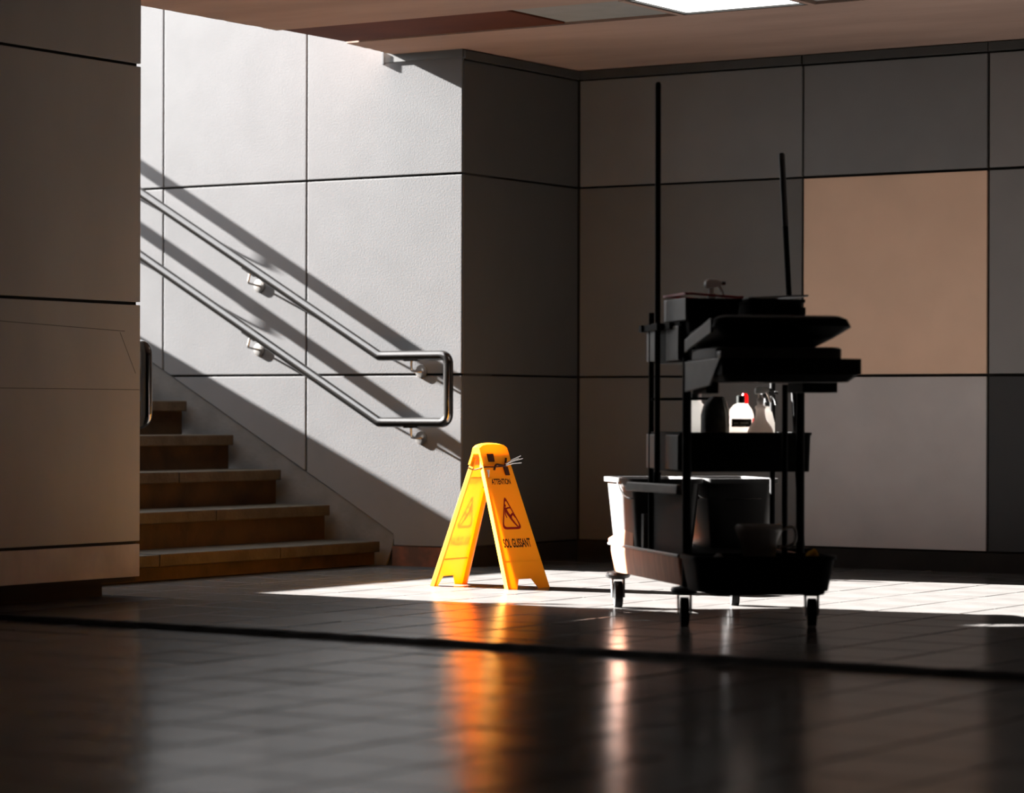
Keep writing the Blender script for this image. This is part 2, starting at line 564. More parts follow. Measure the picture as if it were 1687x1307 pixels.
# thin dark lines on the face panel
for a, b in (((PY - 0.10, 1.105), (PY - 0.9, 1.128)), ((PY - 0.006, 0.862), (PY - 0.9, 0.862)), ((PY - 0.13, 1.10), (PY - 0.03, 0.93))):
    bm = bmesh.new()
    d = Vector((b[0] - a[0], b[1] - a[1])).normalized()
    n = Vector((-d.y, d.x)) * 0.0011
    prism(bm, [(a[0] - n.x, a[1] - n.y), (b[0] - n.x, b[1] - n.y), (b[0] + n.x, b[1] + n.y), (a[0] + n.x, a[1] + n.y)],
          lambda u, v, dd: (PX + dd, u, v), -0.001, 0.0004)
    obj('face_line', bm, 'backing', wl)

# the rest of the hall, behind the camera
wf = structure(obj('wall_front', bx(PX - 0.3, XMAX + 0.3, YMIN - 0.3, YMIN, -0.1, ZC + 0.3), 'room'), 'plain wall closing the hall behind the viewer', 'wall')
wx = structure(obj('wall_right', bx(XMAX, XMAX + 0.3, YMIN, D + 0.3, -0.1, ZC + 0.3), 'room'), 'plain wall closing the hall on the right', 'wall')

# dark metal trim under the ceiling
t1 = empty('trim_1')
structure(t1, 'dark metal trim strip under the ceiling', 'trim')
TH, TP = JT + 0.002, 0.012
bm = bx(-0.478, -0.001, -0.004, 0.03, TH + 0.006, ZC + 0.012)
obj('trim_piece', bm, 'trim', t1, bevel=0.002)
bm = bx(-0.488, -0.476, -0.009, 0.03, TH - 0.002, ZC + 0.014)
obj('end_cap', bm, 'steel', t1, bevel=0.002)
obj('trim_piece', bx(-0.03, 0.014, 0.002, D - 0.002, TH, ZC - 0.006), 'trim', t1, bevel=0.002)
for i, xa in enumerate(cols[:-1]):
    g = 0.005
    obj('trim_piece', bx(cols[i] + (g if i else 0.012), cols[i + 1] - g + (0.006 if i == 1 else 0), D - 0.014, D + 0.03, TH, ZC - 0.004), 'trim', t1, bevel=0.002)

# ------------------------------------------------------------------ staircase
st = empty('staircase', (-0.479, -1.3, 0))
tag(st, 'grimy ochre stone stair rising towards the daylight', 'staircase')
SY0, SY1 = PY + 0.01, -0.012
for k in range(11):
    x = -0.479 - RUN * k + 0.479
    z = 0.12 + RISE * k
    zb = 0.0 if k == 0 else z - RISE
    # riser set back under the nosing
    seg = [SY0, -1.75 + 0.13 * (k % 3), -0.85 - 0.1 * (k % 2), SY1]
    bm = bmesh.new()
    box(bm, x - 0.32, x - 0.042, SY0 + 1.3, SY1 + 1.3 - 0.004, zb - 0.01 if k else 0.0, z - 0.055)
    obj('riser', bm, 'riser', st)
    for a, b in zip(seg, seg[1:]):
        dz = random.uniform(-0.0015, 0.0015)
        bm = bx(x - RUN - 0.045, x, a + 1.3 + 0.002, b + 1.3 - 0.002 - (0.0 if b < SY1 else 0.012), z - 0.055, z + dz)
        obj('tread', bm, 'tread', st, bevel=0.005)
land = structure(obj('stair_landing', bx(-9.0, LAND_X - RUN - 0.05, PY - 0.01, -0.004, 1.6, 0.12 + RISE * 10), 'asphalt'), 'stone landing at the head of the stair', 'landing')  # landing slab, out of view above the last step

# ------------------------------------------------------------------ handrails
RS = 0.565


def handrail(y, side, label, x_end):
    """side: +1 wall lies towards +Y, -1 wall lies towards -Y"""
    e = empty('handrail', (0, y, 0))
    XB = -0.442
    ru, rl = 1.053, 0.720
    top = (x_end, 0, ru + RS * (XB - x_end))
    low = (x_end, 0, rl + RS * (XB - x_end))
    p = [top, (XB, 0, ru)]
    loopx = -0.022
    path = [Vector(top), Vector((XB - 0.004, 0, ru + 0.003)), Vector((XB + 0.004, 0, ru))]
    path += rounded([(XB + 0.03, 0, ru), (loopx, 0, ru), (loopx, 0, rl), (XB + 0.03, 0, rl)], 0.045, 8)
    path += [Vector((XB + 0.004, 0, rl)), Vector((XB - 0.004, 0, rl + 0.003)), Vector(low)]
    obj('rail', tube(bmesh.new(), path, 0.0245, 20), 'steel', e, smooth=50)
    off = 0.09
    for bxp in (-0.245, -1.27, -2.30, -3.3):
        if bxp < x_end:
            continue
        for base in (ru, rl):
            zr = base + max(0.0, RS * (XB - bxp))
            zd = zr - 0.078 if bxp > -0.4 else zr - 0.095
            br = empty('bracket', (bxp, 0, 0))
            br.parent = e
            rod = rounded([(0.0, 0, zr - 0.02), (0.0, 0, zd), (0.0, side * off, zd)], 0.02, 5)
            if bxp < -0.4:
                rod = rounded([(0.012, 0, zr - 0.02), (-0.006, 0, zd + 0.012), (0.0, side * (off - 0.0), zd)], 0.014, 5)
            obj('rod', tube(bmesh.new(), rod, 0.0058, 10), 'steel_bright', br, smooth=50)
            bm = bmesh.new()
            tube(bm, [(0, side * (off - 0.0055), zd), (0, side * (off + 0.001), zd)], 0.034, 24)
            obj('flange', bm, 'steel_bright', br, smooth=50, bevel=0.001)
            obj('saddle', bx(-0.04, 0.04, -0.012, 0.012, zr - 0.028, zr - 0.022) if bxp > -0.4 else
                hexa(bmesh.new(), [(-0.04, -0.012, zr - 0.03 + RS * 0.04), (0.04, -0.012, zr - 0.03 - RS * 0.04), (0.04, 0.012, zr - 0.03 - RS * 0.04), (-0.04, 0.012, zr - 0.03 + RS * 0.04),
                                   (-0.04, -0.012, zr - 0.024 + RS * 0.04), (0.04, -0.012, zr - 0.024 - RS * 0.04), (0.04, 0.012, zr - 0.024 - RS * 0.04), (-0.04, 0.012, zr - 0.024 + RS * 0.04)]),
                'steel', br)
    tag(e, label, 'handrail')


handrail(-0.09, 1, 'double steel handrail on the sunlit grey wall right of the stair', -4.3)
handrail(PY + 0.09, -1, 'steel handrail loop in shade peeking past the taupe wall on the left', -3.6)
for o in [c for c in bpy.data.objects if c.name.startswith('handrail')]:
    if o.location.y < -1:
        o.location.x = 0.088

# ------------------------------------------------------------------ rubber strip on the floor
bm = bmesh.new()
N = 160
loops = []
for k in range(N + 1):
    x = 0.25 + (XMAX - 0.3 - 0.25) * k / N
    yy = -3.945 - 0.029 * (x - 0.585)
    hh = 0.017 + random.uniform(-0.002, 0.002)
    ww = 0.055 + random.uniform(-0.004, 0.004)
    loops.append([(x, yy - ww, 0.0005), (x, yy - ww * 0.45, hh), (x, yy + ww * 0.45, hh), (x, yy + ww, 0.0005)])
loft(bm, loops)
tag(obj('cable_cover', bm, 'rubber'), 'long black rubber strip lying across the dark tiled floor', 'floor strip')

# ------------------------------------------------------------------ wet floor sign
SGN = Vector((0.965, -1.24, 0))
sign = empty('wet_floor_sign', SGN)
tag(sign, 'orange folding wet floor sign standing by the stair', 'sign')
HT = 0.585


def sign_panel(b0, b1, t0, t1, out):
    """b0,b1 bottom corners, t0,t1 top corners; out: outward side, returns map(s, t, d)"""
    b0, b1, t0, t1 = [Vector(p) - SGN for p in (b0, b1, t0, t1)]
    n = (b1 - b0).cross(t0 - b0).normalized()
    if n.dot(Vector(out)) < 0:
        n = -n
    return lambda s, t, d: (b0 * (1 - s) + b1 * s) * (1 - t) + (t0 * (1 - s) + t1 * s) * t + n * d


mA = sign_panel((0.742, -1.362, 0), (0.742, -1.095, 0), (0.936, -1.312, HT), (0.936, -1.152, HT), (-1, 0, 0))
mB = sign_panel((1.163, -1.372, 0), (1.222, -1.125, 0), (0.980, -1.315, HT), (1.018, -1.156, HT), (1, 0, 0))
outline = [(0, 0), (.22, 0), (.30, .075), (.62, .075), (.73, 0), (1, 0), (1, 1), (0, 1)]
for mp in (mA, mB):
    pnl = obj('sign_panel', prism(bmesh.new(), outline, mp, -0.004, 0.0), 'sign', sign, bevel=0.001)
    for s0, s1 in ((0.0, 0.05), (0.95, 1.0)):
        obj('side_rim', prism(bmesh.new(), [(s0, 0), (s1, 0), (s1, .98), (s0, .98)], mp, -0.022, -0.004), 'sign', pnl, bevel=0.001)
    for tt in (0.2, 0.82):
        obj('rib', prism(bmesh.new(), [(.08, tt), (.92, tt), (.92, tt + .008), (.08, tt + .008)], mp, -0.0065, -0.004), 'sign', pnl)
        obj('rib', prism(bmesh.new(), [(.08, tt), (.92, tt), (.92, tt + .006), (.08, tt + .006)], mp, 0.0, 0.0012), 'sign', pnl)
# hinge cap
bm = bmesh.new()
a0, a1 = Vector((0.934, -1.318, HT)) - SGN, Vector((0.981, -1.322, HT)) - SGN
b0, b1 = Vector((0.937, -1.146, HT)) - SGN, Vector((1.019, -1.150, HT)) - SGN
loops = []
for k in range(9):
    u = k / 8
    c0 = a0.lerp(b0, u)
    c1 = a1.lerp(b1, u)
    hh = 0.044 + 0.007 * math.sin(math.pi * u) - 0.012 * (abs(u - .5) * 2) ** 8
    e0 = Vector((-0.0195, 0, -0.045))
    e1 = Vector((0.0165, 0, -0.045))
    loops.append([c0 + e0, c0 + Vector((-0.003, 0, 0.0)), c0.lerp(c1, 0.10) + Vector((0, 0, hh * .9)), c0.lerp(c1, 0.4) + Vector((0, 0, hh)),
                  c0.lerp(c1, 0.6) + Vector((0, 0, hh)), c0.lerp(c1, 0.90) + Vector((0, 0, hh * .9)), c1 + Vector((0.003, 0, 0)), c1 + e1,
                  c1 + Vector((0.006, 0, -0.044)), c1 + Vector((-0.008, 0, 0.004)), c0 + Vector((0.008, 0, 0.004)), c0 + Vector((-0.008, 0, -0.044))])
loft(bm, loops)
obj('hinge_cap', bm, 'sign', sign, smooth=40)
# dark latch slots on the front panel
for s, t, w, h in ((.30, 0.985, .20, .042), (.74, .885, .13, .045), ):
    obj('latch_slot', prism(bmesh.new(), [(s - w / 2, t - h), (s + w / 2, t - h), (s + w / 2 * 1.1, t + h * .4), (s - w / 2 * 1.1, t + h * .4)], mB, 0.004, 0.0095), 'cord', sign)
for s, t in ((.35, .90),):
    obj('latch_slot', prism(bmesh.new(), [(s + .35, t - .05), (s + .5, t - .05), (s + .5, t + .04), (s + .35, t + .04)], mA, -0.0085, -0.004), 'cord', sign)


def text_mesh(txt):
    cu = bpy.data.curves.new('txt', 'FONT')
    cu.body = txt
    cu.offset = 0.03
    to = bpy.data.objects.new('txt', cu)
    C.objects.link(to)
    dg = bpy.context.evaluated_depsgraph_get()
    me = bpy.data.meshes.new_from_object(to.evaluated_get(dg))
    bpy.data.objects.remove(to)
    return me


def print_text(txt, mp, s0, s1, t0, t1, d, m, parent, name, flip=False):
    me = text_mesh(txt)
    xs = [v.co.x for v in me.vertices]
    ys = [v.co.y for v in me.vertices]
    ax, bx_, ay, by = min(xs), max(xs), min(ys), max(ys)
    for v in me.vertices:
        u = (v.co.x - ax) / (bx_ - ax)
        if flip:
            u = 1 - u
        v.co = mp(s0 + (s1 - s0) * u, t0 + (t1 - t0) * (v.co.y - ay) / (by - ay), d)
    me.materials.clear()
    me.materials.append(M[m])
    o = bpy.data.objects.new(name, me)
    C.objects.link(o)
    o.parent = parent
    return o


def stroke(bm, pts, w, asp, mp, d0, d1):
    """thick polyline in panel coordinates; asp: width/height of the panel so strokes keep their thickness"""
    for (a, b), (w0, w1) in zip(zip(pts, pts[1:]), zip(w, w[1:])):
        va = Vector((a[0] * asp, a[1]))
        vb = Vector((b[0] * asp, b[1]))
        d = (vb - va).normalized()
        n = Vector((-d.y, d.x))
        q = [va - n * w0 - d * w0 * .4, vb - n * w1 + d * w1 * .4, vb + n * w1 + d * w1 * .4, va + n * w0 - d * w0 * .4]
        prism(bm, [(p.x / asp, p.y) for p in q], mp, d0, d1)


def round_tri(cx, t0, t1, half, r, grow, asp):
    """rounded triangle outline in (s, t)"""
    P = [Vector((-half, t0)), Vector((half, t0)), Vector((0, t1))]
    cen = Vector((0, t0 + (t1 - t0) * 0.36))
    out = []
    for i in range(3):
        b = P[i]
        a, c = P[i - 1], P[(i + 1) % 3]
        d1, d2 = (a - b).normalized(), (c - b).normalized()
        for k in range(6):
            t = k / 5
            q = (b + d1 * r) * (1 - t) ** 2 + b * 2 * t * (1 - t) + (b + d2 * r) * t ** 2
            q = cen + (q - cen) * grow
            out.append((cx + q.x / asp, q.y))
    return out


for mp, flip in ((mB, False), (mA, True)):
    asp = 0.36
    z = 0.0006
    o = print_text('ATTENTION', mp, 0.17, 0.80, 0.775, 0.818, z, 'print_black', sign, 'warning_text', flip)
    o = print_text('SOL GLISSANT', mp, 0.12, 0.86, 0.305, 0.372, z, 'print_black', sign, 'warning_text', flip)
    bm = bmesh.new()
    sgn = -1 if flip else 1
    fm = (lambda s, t, d, mp=mp: mp(1 - s, t, d)) if flip else mp
    ring_prism(bm, round_tri(0.47, 0.44, 0.70, 0.105, 0.05, 1.0, asp), round_tri(0.47, 0.44, 0.70, 0.105, 0.05, 0.82, asp), fm, 0.0, z)
    # slipping figure
    hx, hy = 0.415, 0.618
    head = [(hx + 0.011 * math.cos(a * math.pi / 6) / asp, hy + 0.011 * math.sin(a * math.pi / 6)) for a in range(12)]
    prism(bm, head, fm, 0.0, z)
    stroke(bm, [(0.40, 0.598), (0.44, 0.56), (0.51, 0.525)], [.011, .012, .011], asp, fm, 0.0, z)       # trunk
    stroke(bm, [(0.42, 0.592), (0.49, 0.600), (0.55, 0.600)], [.006, .006, .005], asp, fm, 0.0, z)      # raised arm
    stroke(bm, [(0.40, 0.590), (0.365, 0.555), (0.385, 0.528)], [.006, .005, .004], asp, fm, 0.0, z)    # low arm
    stroke(bm, [(0.49, 0.532), (0.58, 0.556), (0.635, 0.528)], [.009, .007, .005], asp, fm, 0.0, z)     # bent leg
    stroke(bm, [(0.49, 0.528), (0.56, 0.492), (0.63, 0.462)], [.010, .008, .006], asp, fm, 0.0, z)      # sliding leg
    obj('warning_pictogram', bm, 'print_red', sign)
# cord, wire strands and clip tied around the top
cord = empty('tie_cord', SGN)
tag(cord, 'dark cord with bright wire ends tied around the sign top', 'cord')
P0 = mA(0.0, 0.90, 0.004)
P1 = mA(0.02, 0.90, -0.03)
P2 = mB(0.02, 0.905, 0.006)
P3 = mB(0.30, 0.90, 0.014)
P4 = mB(0.70, 0.905, 0.013)
P5 = mB(0.82, 0.965, 0.012)
P6 = mB(1.03, 0.94, 0.0)
obj('loop', tube(bmesh.new(), rounded([P0, P1, P2, P3, P4, mB(1.0, 0.93, 0.004)], 0.01, 4), 0.0028, 8), 'cord', cord, smooth=60)
obj('knot', tube(bmesh.new(), rounded([P3 + Vector((0, 0, -.014)), P3 + Vector((.006, .004, .012)), P4 + Vector((0, 0, 0)), P5], 0.012, 4), 0.0048, 8), 'cord', cord, smooth=60)
for k, (dz, ln) in enumerate(((0.0, 1.0), (0.012, 0.9), (-0.014, 0.92), (0.006, 0.8))):
    a = mB(0.70, 0.915 + dz * 0.5, 0.014 + 0.002 * k)
    b = mB(0.70, 0.915 + dz * 0.5, 0.014) + Vector((0.045, 0.075, 0.028 + dz)) * ln
    obj('wire_end', tube(bmesh.new(), [a, a.lerp(b, .5) + Vector((0, 0, .003)), b], 0.0017, 7), 'chrome', cord, smooth=60)
bm = bmesh.new()
q = P3 + Vector((-0.022, -0.035, -0.012))
hexa(bm, [q + Vector(v) for v in ((-.010, 0, -.050), (.014, 0, -.050), (.014, .004, -.050), (-.010, .004, -.050),
                                  (-.004, 0, 0), (.016, .006, 0), (.016, .010, 0), (-.004, .004, 0))])
obj('tag', bm, 'white', cord, bevel=0.001)
for dx, l in ((-.008, .03), (.012, .042)):
    obj('clip_arm', tube(bmesh.new(), [q + Vector((dx, .002, -.045)), q + Vector((dx * 1.3, .002, -.05 - l))], 0.0042, 8), 'cord', cord, smooth=60)

# ------------------------------------------------------------------ cleaning cart
CART = Vector((2.135, -2.074, 0))
CR = -math.pi / 4
cart = empty('cleaning_cart', CART, CR)
tag(cart, 'black plastic cleaning cart with trays, posts and a lidded bag frame', 'cleaning cart')
W0, W1 = -0.025, 0.50
# base
bm = bmesh.new()
loft(bm, [lp(-0.035, 1.0, W0 + 0.012, W1 - 0.012, 0.03, 0.143), lp(-0.05, 1.0, W0, W1, 0.035, 0.225),
          lp(-0.05, 1.0, W0, W1, 0.035, 0.25), lp(-0.035, 0.985, W0 + 0.015, W1 - 0.015, 0.03, 0.25)])
obj('base_platform', bm, 'rust_plastic', cart, smooth=40)
obj('base_rim', tube(bmesh.new(), [(-0.045, W0 - .002, 0.252), (0.99, W0 - .002, 0.252)], 0.006, 8), 'grey_plastic', cart, smooth=60)
obj('bounce_blocker', bx(-0.03, 0.98, W0 + 0.02, W1 - 0.02, 0.2495, 0.2502), 'black', cart)  # added black sheet, stops orange bounce light from the base top
obj('front_tray', open_tub(1.02, 1.27, -0.035, 0.485, 0.135, 0.262, 0.009, 0.018, 0.05, 0.007, 0.014), 'black', cart, smooth=40)
obj('tray_bearer', bx(0.96, 1.22, 0.05, 0.45, 0.120, 0.146), 'black', cart, bevel=0.004)


def caster(x, y, rz, label=None):
    c = empty('caster', (x, y, 0), rz)
    c.parent = cart
    bm = bmesh.new()
    tube(bm, [(0, -0.016, 0.052), (0, 0.016, 0.052)], 0.052, 24)
    obj('wheel', bm, 'rubber', c, smooth=40, bevel=0.004)
    bm = bmesh.new()
    for s in (-1, 1):
        hexa(bm, [(-0.014, s * 0.023 - .003, 0.04), (0.014, s * 0.023 - .003, 0.04), (0.014, s * 0.023 + .003, 0.04), (-0.014, s * 0.023 + .003, 0.04),
                  (-0.05, s * 0.023 - .003, 0.115), (0.012, s * 0.023 - .003, 0.115), (0.012, s * 0.023 + .003, 0.115), (-0.05, s * 0.023 + .003, 0.115)])
    box(bm, -0.05, 0.012, -0.026, 0.026, 0.111, 0.118)
    obj('fork', bm, 'grey_plastic', c)
    bm = bmesh.new()
    lathe(bm, [(0.03, 0.112), (0.046, 0.118), (0.05, 0.128), (0.046, 0.138), (0.02, 0.143)], 22, -0.02, 0)
    obj('bumper', bm, 'charcoal', c, smooth=40)
    return c


caster(0.0, 0.0, -0.16)
caster(1.005, -0.008, -0.22)
caster(1.14, 0.43, -0.25)
caster(-0.03, 0.49, -0.2)

# posts and rails
for (x, y, z0, z1, r) in ((0.5, 0.0, 0.24, 1.15, 0.0105), (1.0, 0.0, 0.14, 0.97, 0.0165), (1.0, 0.43, 0.14, 1.15, 0.0155), (0.5, 0.48, 0.24, 1.1, 0.0105)):
    bm = bmesh.new()
    tube(bm, [(x, y, z0), (x, y, z1)], r, 14)
    obj('post', bm, 'black', cart, smooth=60)
obj('post_cap', bx(0.985, 1.015, 0.418, 0.445, 1.13, 1.158), 'black', cart, bevel=0.003)
obj('cross_bar', tube(bmesh.new(), [(0.5465, -0.012, 0.822), (0.5465, 0.26, 0.826)], 0.0055, 10), 'black', cart, smooth=60)
obj('shelf_tray', open_tub(0.45, 0.92, 0.0, 0.50, 0.555, 0.70, 0.008, 0.004, 0.018, 0.004, 0.01), 'black', cart, smooth=40)
obj('shelf_tray', open_tub(0.45, 0.92, 0.0, 0.47, 0.957, 1.105, 0.008, 0.004, 0.018, 0.003, 0.01), 'black', cart, smooth=40)
for zz0, zz1 in ((0.965, 1.09), (0.562, 0.69)):
    for a, b in ((0.455, 0.575), (0.735, 0.905)):
        obj('lit_side', bx(a, b, -0.008, 0.003, zz0, zz1), 'grey_plastic', cart, bevel=0.003)  # grey stands in for light on the left sides of the black trays
# panel and struts low on the left flank
obj('side_panel', bx(0.47, 0.985, 0.004, 0.016, 0.25, 0.47), 'black', cart, bevel=0.003)
obj('strut', bx(0.40, 0.435, -0.012, 0.01, 0.245, 0.385), 'grey_plastic', cart, bevel=0.002)  # lit piece of the dark strut, its light put into the grey
obj('strut', bx(0.345, 0.395, -0.006, 0.016, 0.245, 0.46), 'black', cart, bevel=0.002)
obj('strut', hexa(bmesh.new(), [(-0.04, -0.03, 0.252), (0.34, -0.028, 0.252), (0.34, -0.022, 0.252), (-0.04, -0.024, 0.252),
                                (-0.04, -0.03, 0.272), (0.34, -0.028, 0.345), (0.34, -0.022, 0.345), (-0.04, -0.024, 0.272)]), 'rust_plastic', cart)
# handle clip at the top of the left flank
bm = bx(0.42, 0.455, -0.028, 0.012, 1.078, 1.104)
box(bm, 0.455, 0.83, -0.02, -0.002, 1.08, 1.103)
obj('handle_clip', bm, 'black', cart)
obj('handle_clip', bx(0.66, 0.74, -0.044, -0.018, 1.078, 1.104), 'black', cart, bevel=0.003)
# bag frame at the near end
bm = bmesh.new()
loft(bm, [lp(1.02, 1.44, 0.02, 0.47, 0.03, 0.880), lp(1.0, 1.46, 0.0, 0.50, 0.03, 0.905), lp(1.0, 1.475, -0.004, 0.505, 0.02, 0.905), lp(1.0, 1.475, -0.004, 0.505, 0.02, 0.962),
          lp(1.012, 1.46, 0.01, 0.49, 0.02, 0.962)])
obj('bag_frame', bm, 'black', cart, smooth=35)
obj('lit_side', hexa(bmesh.new(), [(0.99, -0.012, 0.845), (1.33, -0.012, 0.868), (1.33, -0.003, 0.868), (0.99, -0.003, 0.845),
                                     (0.99, -0.012, 0.955), (1.46, -0.012, 0.962), (1.46, -0.003, 0.962), (0.99, -0.003, 0.955)]), 'grey_plastic', cart, bevel=0.002)  # light on the bag frame's left side, put into a grey plate
obj('frame_horn', bx(1.43, 1.475, -0.014, 0.0, 0.962, 0.985), 'grey_plastic', cart, bevel=0.004)
obj('frame_bracket', bx(1.06, 1.24, 0.005, 0.05, 0.84, 0.885), 'black', cart, bevel=0.003)
obj('frame_bracket', bx(1.02, 1.20, 0.375, 0.505, 0.845, 0.885), 'black', cart, bevel=0.003)
bm = bmesh.new()
loft(bm, [lp(1.03, 1.40, 0.0, 0.462, 0.04, 0.962), lp(1.03, 1.40, 0.0, 0.462, 0.04, 0.998), lp(1.04, 1.39, 0.012, 0.45, 0.035, 1.004)])
obj('bag_rim', bm, 'charcoal', cart, smooth=35)
# tilted lid: loops in the plane of the lid, tilt rising towards the near end
def lidp(x0, x1, y0, y1, r, dz):
    out = []
    for x, y in rrect(x0, x1, y0, y1, r, 4):
        out.append((x, y, 1.004 + (x - 1.02) * 0.13 + dz))
    return out


bm = bmesh.new()
loft(bm, [lidp(1.03, 1.37, 0.035, 0.435, 0.02, -0.012), lidp(1.02, 1.415, -0.014, 0.492, 0.035, 0.022),
          lidp(1.02, 1.415, -0.006, 0.480, 0.045, 0.050), lidp(1.03, 1.395, 0.012, 0.460, 0.04, 0.062)])
obj('lid', bm, 'black', cart, smooth=30)
obj('lit_lid_side', hexa(bmesh.new(), [(1.02, -0.016, 0.990), (1.36, -0.016, 1.052), (1.36, -0.008, 1.052), (1.02, -0.008, 0.990),
                                   (1.02, -0.016, 1.035), (1.36, -0.016, 1.104), (1.36, -0.008, 1.104), (1.02, -0.008, 1.035)]), 'grey_plastic', cart, bevel=0.003)  # grey strip paints the light on the lid's left side
obj('handle_cup', bx(0.57, 0.64, 0.49, 0.60, 0.15, 0.26), 'black', cart, bevel=0.008)


def at_cart(name, l, w, z, rz=0.0):
    p = CART + Matrix.Rotation(CR, 3, 'Z') @ Vector((l, w, 0))
    return empty(name, (p.x, p.y, z), CR + rz)


def bucket(w0, w1, label):
    e = at_cart('mop_bucket', 0.19, (w0 + w1) / 2, 0.2505)
    h = (w1 - w0) / 2
    obj('body', open_tub(-0.225, 0.225, -h, h, 0.0, 0.268, 0.006, 0.022, 0.04, 0.013, 0.018), 'bucket', e, smooth=40)
    obj('bail', tube(bmesh.new(), rounded([(0, -h - 0.008, 0.25), (0.10, -h - 0.009, 0.20), (0.20, -h - 0.004, 0.19), (0.236, 0, 0.19), (0.20, h + 0.004, 0.19), (0.10, h + 0.009, 0.20), (0, h + 0.008, 0.25)], 0.06, 4), 0.003, 8), 'steel', e, smooth=60)
    tag(e, label, 'bucket', 'rectangular mop buckets on the cart base')
    return e


bucket(-0.045, 0.225, 'grey rectangular mop bucket with its side in the sun, left one on the cart')
bucket(0.255, 0.525, 'dark rectangular mop bucket with sunlit rim behind the cart posts, right one')

# flat mop clipped to the left flank
e = at_cart('flat_mop', 0.70, -0.03, 0.475)
obj('handle', tube(bmesh.new(), [(0, 0, 0.03), (0, 0, 1.52), (0, 0, 1.528)], [0.0105, 0.0105, 0.006], 14), 'black', e, smooth=50)
bm = bmesh.new()
hexa(bm, [(-0.255, -0.06, 0.0), (0.22, 0.012, 0.0), (0.22, 0.04, 0.0), (-0.255, -0.03, 0.0),
          (-0.245, -0.055, 0.034), (0.22, 0.016, 0.034), (0.22, 0.036, 0.034), (-0.245, -0.035, 0.034)])
obj('mop_frame', bm, 'pale_plastic', e, bevel=0.005)
obj('swivel', tube(bmesh.new(), [(0, 0, 0.03), (0, 0, 0.075)], 0.015, 12), 'black', e, smooth=50)
tag(e, 'tall straight black handle of flat mop clipped upright at cart left side', 'mop')

# leaning broom stick on the right flank
e = at_cart('broom', 0.605, 0.565, 0.2605)
obj('handle', tube(bmesh.new(), [(0, 0, 0), (-0.005, -0.083, 1.49), (-0.005, -0.0835, 1.498)], [0.0115, 0.0105, 0.006], 14), 'black', e, smooth=50)
obj('grip', tube(bmesh.new(), [(-0.004, -0.068, 1.22), (-0.005, -0.0832, 1.494)], 0.0118, 14), 'charcoal', e, smooth=50)
tag(e, 'shorter leaning black broom handle at the right side of the cart', 'broom')

# short pole in the front tray
e = at_cart('dustpan_pole', 1.12, 0.333, 0.1442)
obj('pole', tube(bmesh.new(), [(0, 0, 0), (0, 0, 0.73)], 0.0105, 14), 'black', e, smooth=50)
obj('pole_foot', lathe(bmesh.new(), [(0.03, 0), (0.03, 0.02), (0.014, 0.05)], 14), 'black', e, smooth=50)
tag(e, 'short black pole standing in the low front tray of the cart', 'pole')

# tubs on the top tray
e = at_cart('top_tub', 0.84, 0.105, 0.9655)
obj('body', open_tub(-0.155, 0.155, -0.1, 0.1, 0.0, 0.222, 0.006, 0.022, 0.02, 0.008, 0.012), 'black', e, smooth=40)
obj('lit_end', bx(-0.15, 0.15, -0.109, -0.101, 0.142, 0.224), 'grey_plastic', e, bevel=0.003)  # left end of the black tub, its light painted as grey
bm = bmesh.new()
ring_prism(bm, rrect(-0.166, 0.166, -0.112, 0.111, 0.02), rrect(-0.148, 0.148, -0.093, 0.093, 0.012), lambda u, v, d: (u, v, 0.2225 + d + (0.012 if v < -0.05 else 0)), 0, 0.008)
obj('rim', bm, 'red_rim', e)
tag(e, 'black top tub with a red rim holding a spray bottle', 'tub')
e = at_cart('top_tub', 0.84, 0.345, 0.9655)
obj('body', open_tub(-0.155, 0.155, -0.1, 0.1, 0.0, 0.222, 0.006, 0.022, 0.02, 0.008, 0.012), 'black', e, smooth=40)
bm = bmesh.new()
ring_prism(bm, rrect(-0.166, 0.166, -0.111, 0.118, 0.02), rrect(-0.148, 0.148, -0.093, 0.093, 0.012), lambda u, v, d: (u, v, 0.2225 + d + (0.010 if v > 0.05 else 0)), 0, 0.006)
obj('rim', bm, 'grey_plastic', e)
tag(e, 'black top tub with a grey rim lifted at the right', 'tub')


def trigger_head(e, z, s=1.0, rz=0.0, m='white'):
    """trigger sprayer: local +Y is the nozzle side"""
    h = empty('sprayer_head', (0, 0, z), rz)
    h.parent = e
    bm = bmesh.new()
    lathe(bm, [(0.011 * s, 0), (0.0125 * s, 0.004 * s), (0.0125 * s, 0.016 * s), (0.008 * s, 0.02 * s), (0.008 * s, 0.034 * s)], 16)
    obj('collar', bm, m, h, smooth=40)
    prof = [(-0.017, 0.034), (-0.0205, 0.042), (-0.019, 0.054), (-0.010, 0.061), (0.012, 0.061), (0.030, 0.055), (0.032, 0.046), (0.022, 0.043), (0.010, 0.036)]
    bm = bmesh.new()
    prism(bm, [(a * s, b * s) for a, b in prof], lambda u, v, d: (d, u, v), -0.011 * s, 0.011 * s)
    obj('shroud', bm, m, h, smooth=50, bevel=0.004 * s)
    bm = bmesh.new()
    tube(bm, [(0, 0.031 * s, 0.050 * s), (0, 0.043 * s, 0.049 * s)], 0.006 * s, 10)
    obj('nozzle', bm, 'charcoal', h, smooth=50)
    bm = bmesh.new()
    prism(bm, [(0.018 * s, 0.044 * s), (0.026 * s, 0.044 * s), (0.038 * s, 0.020 * s), (0.041 * s, 0.004 * s), (0.034 * s, 0.006 * s), (0.030 * s, 0.022 * s)], lambda u, v, d: (d, u, v), -0.005 * s, 0.005 * s)
    obj('trigger', bm, m, h)
    return h


